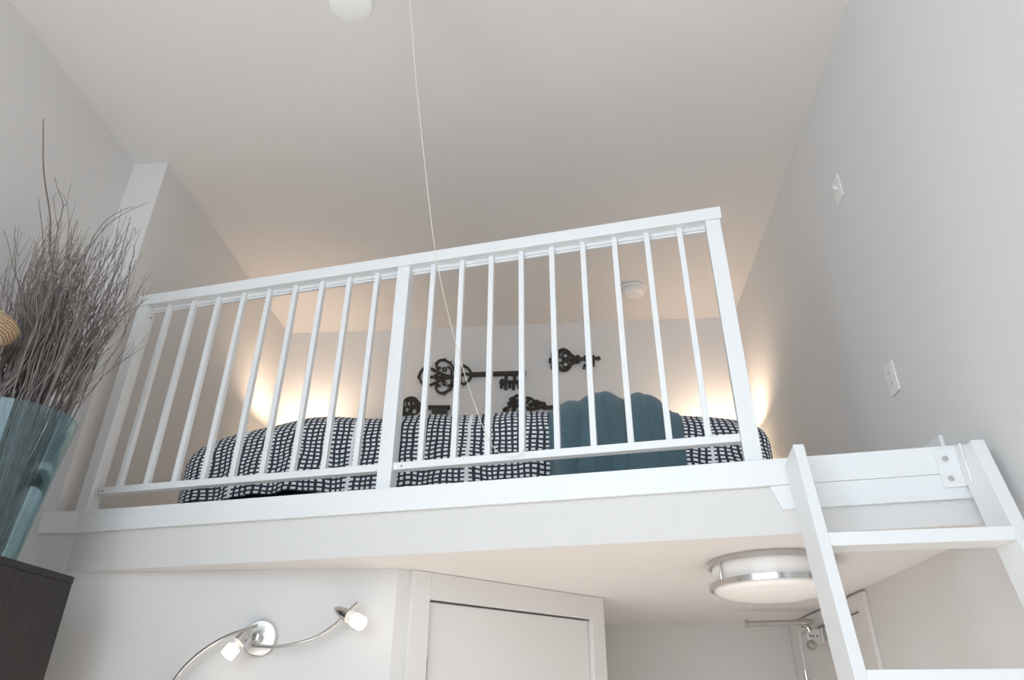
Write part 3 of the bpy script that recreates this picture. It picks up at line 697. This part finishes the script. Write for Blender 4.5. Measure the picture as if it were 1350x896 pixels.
# ---- tall dark cabinet, glass vase, twigs, woven pot
KX, KY1, KZ = -1.62, 2.235, h + .413
cb_ = thing('tall_cabinet', 'tall dark espresso wood cabinet against the left wall', 'cabinet', ((XL + KX) / 2, 1.75, 0))
bm = B(); box(bm, XL + .004, KX, 1.28, KY1, .08, KZ - .022); obj('body', bm, M['espresso'], cb_, bevel=.0015)
bm = B(); box(bm, XL + .004, KX + .001, 1.262, KY1 + .001, KZ - .0215, KZ); obj('top', bm, M['espresso'], cb_, bevel=.0015)
bm = B(); box(bm, XL + .02, KX - .02, 1.32, KY1 - .02, .001, .0795); obj('plinth', bm, M['espresso'], cb_)
for x0_, x1_ in ((XL + .007, (XL + KX) / 2 - .0015), ((XL + KX) / 2 + .0015, KX - .003)):
    bm = B(); box(bm, x0_, x1_, 1.258, 1.2795, .09, KZ - .026); dr = obj('door', bm, M['espresso'], cb_, bevel=.0015)
    hx = x1_ - .03 if x1_ < -1.8 else x0_ + .03
    bm = B(); tube(bm, [(hx, 1.24, 1.0), (hx, 1.24, 1.2)], .006, 8); tube(bm, [(hx, 1.24, 1.01), (hx, 1.258, 1.01)], .004, 6); tube(bm, [(hx, 1.24, 1.19), (hx, 1.258, 1.19)], .004, 6); o = obj('handle', bm, M['chrome'], dr, smooth=True); o.matrix_parent_inverse = Matrix.Identity(4)

VX, VY, VZ = -1.835, 2.03, KZ + .001
VH, VR0, VR1 = .485, .125, .172
def vr(z): t = (z - VZ) / VH; return VR0 + (VR1 - VR0) * t ** 1.1
bm = B()
outer = [(0, 0), (VR0 - .01, 0), (VR0, .008)] + [(vr(VZ + VH * k / 10), VH * k / 10) for k in range(1, 11)]
inner = [(vr(VZ + VH * k / 10) - .006, VH * k / 10) for k in range(10, 0, -1)] + [(VR0 - .008, .02), (0, .018)]
lathe(bm, outer + inner, (VX, VY, VZ), (0, 0, 1), 56)
gv = obj('glass_vase', bm, M['teal_glass'], smooth=True); tag(gv, 'tall teal glass vase on the dark cabinet, full of dry twigs', 'vase')

def twig(bm, pts, r0, r1, seg=4):
    n = len(pts); tube(bm, pts, [r0 + (r1 - r0) * k / (n - 1) for k in range(n)], seg)
def clampx(p):
    v = Vector((p.x + 1.915, p.y - 1.765, 0))
    if p.z < KZ + .80 and v.length < .185 and p.z > KZ + .5:
        v = v.normalized() * .19; p.x, p.y = v.x - 1.915, v.y + 1.765
    if p.x < XL + .03: p.x = XL + .03 + random.random() * .02
    return p
rnd = random.Random(11)
bm = B()
for i in range(260):
    an = rnd.uniform(0, 2 * PI); q = math.sqrt(rnd.random())
    b0 = Vector((VX + .085 * q * math.cos(an + .5), VY + .085 * q * math.sin(an + .5), VZ + .03))
    rim = Vector((VX + .148 * q * math.cos(an), VY + .148 * q * math.sin(an), VZ + VH))
    Ht = rnd.uniform(.38, .80) * (1 - .12 * q) + (.12 if rnd.random() < .12 else 0)
    sp_ = .235 * q * (.55 + .6 * rnd.random())
    top = Vector((VX + sp_ * math.cos(an) + rnd.uniform(-.05, .05), VY + .85 * sp_ * math.sin(an) + rnd.uniform(-.05, .05), VZ + VH + Ht))
    pts = [b0, (b0 + rim) / 2 + Vector((rnd.uniform(-.01, .01), rnd.uniform(-.01, .01), 0)), rim]
    ns = 7; ph = rnd.uniform(0, 6)
    for k in range(1, ns + 1):
        t = k / ns
        p = rim.lerp(top, t) + Vector((math.sin(t * 5 + ph) * .02 * t + rnd.uniform(-.008, .008), math.cos(t * 4 + ph) * .02 * t + rnd.uniform(-.008, .008), 0))
        p += (top - rim).cross(Vector((0, 0, 1))) * (.10 * math.sin(ph) * t * (1 - t))
        pts.append(clampx(p))
    sm = smooth_path(pts, 3)
    twig(bm, sm, .0027, .0010)
    for s_ in range(rnd.randint(2, 5)):               # side twigs
        j = rnd.randint(10, len(sm) - 4); st = sm[j]; ax = (sm[j + 1] - sm[j]).normalized()
        dr = Vector((rnd.uniform(-1, 1), rnd.uniform(-1, 1), rnd.uniform(-.2, .4))).normalized()
        L_ = rnd.uniform(.07, .24); pp = [st]; dv_ = (ax + dr * .45).normalized()
        for k in range(4):
            dv_ = (dv_ * .85 + ax * .3 + Vector((rnd.uniform(-.2, .2), rnd.uniform(-.2, .2), rnd.uniform(-.1, .2)))).normalized()
            pp.append(clampx(pp[-1] + dv_ * L_ / 4))
        twig(bm, pp, .0015, .0008, 3)
o = obj('dry_twigs', bm, M['twig'], smooth=True); tag(o, 'dense bundle of dry grey brown twigs filling the teal vase', 'twigs', kind='stuff')
def branch(label, pxs, Yv, r0, r1, m=None, forks=()):
    up = [atY(x, y, Yv + dy) for x, y, dy in pxs]
    s = up[0]; b0 = Vector((VX + (s.x - VX) * .3, VY + (s.y - VY) * .3, VZ + .04)); t_ = (VZ + VH - b0.z) / max(.01, s.z - b0.z)
    mid = b0.lerp(s, t_) if s.z > VZ + VH else b0.lerp(s, .5)
    v = Vector((mid.x - VX, mid.y - VY, 0))
    if v.length > .15: v = v.normalized() * .15; mid.x, mid.y = VX + v.x, VY + v.y
    bm = B(); twig(bm, smooth_path([b0, mid] + up, 6), r0, r1, 6)
    for fk in forks: twig(bm, smooth_path([atY(x, y, Yv + dy) for x, y, dy in fk], 5), r1 * 1.2, r1 * .8, 5)
    o = obj('dry_branch', bm, m or M['twig'], smooth=True); tag(o, label, 'branch', 'dry branches rising from the vase')
YV = 2.0
branch('tallest dry branch, a bare stem far above the other twigs', [(68, 400, 0), (66, 330, 0), (66, 285, 0), (60, 245, 0), (57, 215, -.02), (57, 185, -.04), (57, 157, -.06)], YV - .05, .0042, .0017, M['twig_tan'])
branch('dry branch with a looped fork at its tip, second tallest', [(66, 420, 0), (70, 345, 0), (75, 308, 0), (81, 282, 0), (83, 268, 0), (77, 252, 0), (72, 234, 0)], YV - .03, .0034, .0013, None, [[(82, 272, 0), (88, 268, 0), (84, 258, 0), (76, 250, 0)], [(76, 300, 0), (72, 275, 0), (71, 260, 0), (75, 254, 0)]])
branch('thin upright dry branch just left of the tallest one', [(58, 410, 0), (57, 345, 0), (56, 305, 0), (53, 280, 0), (51, 262, 0)], YV, .003, .0012)
branch('dry branch arching right across the pale pier, reaching farthest right', [(80, 440, 0), (95, 385, 0), (112, 338, 0), (132, 307, 0), (150, 290, 0), (172, 277, 0), (196, 266, 0)], YV, .0033, .0011)
branch('dry branch arching right just above and inside the farthest reaching one', [(74, 440, 0), (92, 375, 0), (118, 322, 0), (138, 292, 0), (156, 280, 0), (177, 271, 0)], YV + .02, .003, .0011)
branch('dry branch rising upright in front of the pier, knobbly', [(100, 470, 0), (135, 410, 0), (152, 360, 0), (163, 320, 0), (169, 298, 0), (172, 286, 0)], YV + .03, .003, .0012, None, [[(160, 335, 0), (170, 318, 0), (177, 300, 0), (179, 308, 0)], [(150, 365, 0), (152, 330, 0), (155, 308, 0)]])
branch('dry branch curling back at the right edge of the bundle, lower', [(96, 480, 0), (140, 412, 0), (160, 398, 0), (169, 378, 0), (171, 350, 0), (177, 335, 0), (176, 322, 0)], YV + .04, .0026, .0011)
branch('short dry branch leaning left at the left picture edge', [(35, 430, 0), (26, 380, 0), (17, 350, 0), (12, 325, 0), (5, 303, 0)], YV, .0028, .0011)
branch('dry branch left of the tall ones with a straight leaning tip', [(45, 430, 0), (36, 385, 0), (40, 350, 0), (45, 330, 0), (47, 318, 0)], YV + .02, .0027, .0011)

PX, PY = -1.915, 1.765
wp = thing('lidded_pot', 'dark pot with flared tan woven top at the left edge', 'pot', (PX, PY, KZ))
bm = B(); lathe(bm, [(0, .001), (.07, .001), (.09, .05), (.10, .16), (.09, .30), (.065, .42), (.055, .56), (.06, .645), (0, .645)], (PX, PY, KZ), (0, 0, 1), 36); obj('vessel', bm, M['dark_glaze'], wp, smooth=True)
bm = B(); lathe(bm, [(0, .646), (.07, .648), (.125, .666), (.150, .695), (.156, .712), (.148, .726), (.11, .742), (.05, .752), (0, .754)], (PX, PY, KZ), (0, 0, 1), 40); obj('woven_top', bm, M['wicker'], wp, smooth=True)

# ------------------------------------------------------------------ light
w = bpy.data.worlds.new('sky'); bpy.context.scene.world = w; w.use_nodes = True
w.node_tree.nodes['Background'].inputs[0].default_value = (.80, .90, 1.0, 1); w.node_tree.nodes['Background'].inputs[1].default_value = .6
def area(name, loc, rot, sx, sy, e, col):
    l = bpy.data.lights.new(name, 'AREA'); l.shape = 'RECTANGLE'; l.size = sx; l.size_y = sy; l.energy = e; l.color = col
    o = bpy.data.objects.new(name, l); C.objects.link(o); o.location = loc; o.rotation_euler = rot; return o
area('window_daylight', ((WX0 + WX1) / 2, YF - .16, (WZ0 + WZ1) / 2), (PI / 2, 0, 0), WX1 - WX0, WZ1 - WZ0, 78, (.80, .91, 1.0))
area('side_fill_light', (XL - .16, (LY0 + LY1) / 2, (LZ0 + LZ1) / 2), (PI / 2, 0, -PI / 2), LY1 - LY0, LZ1 - LZ0, 70, (.80, .91, 1.0))  # fill for the right wall, set in the added side window
l = bpy.data.lights.new('sun', 'SUN'); l.energy = 12.5; l.color = (1, .96, .94); l.angle = .02
lo = bpy.data.objects.new('sun', l); C.objects.link(lo); lo.rotation_euler = (math.radians(56), 0, math.radians(-11))

sc = bpy.context.scene
sc.view_settings.view_transform = 'Standard'
sc.view_settings.look = 'None'
sc.view_settings.gamma = 1.0
sc.view_settings.use_curve_mapping = False
sc.view_settings.exposure = 0.11
sc.cycles.max_bounces = 10
sc.cycles.diffuse_bounces = 6
sc.cycles.transparent_max_bounces = 24
sc.cycles.caustics_reflective = False
sc.cycles.sample_clamp_indirect = 4.0
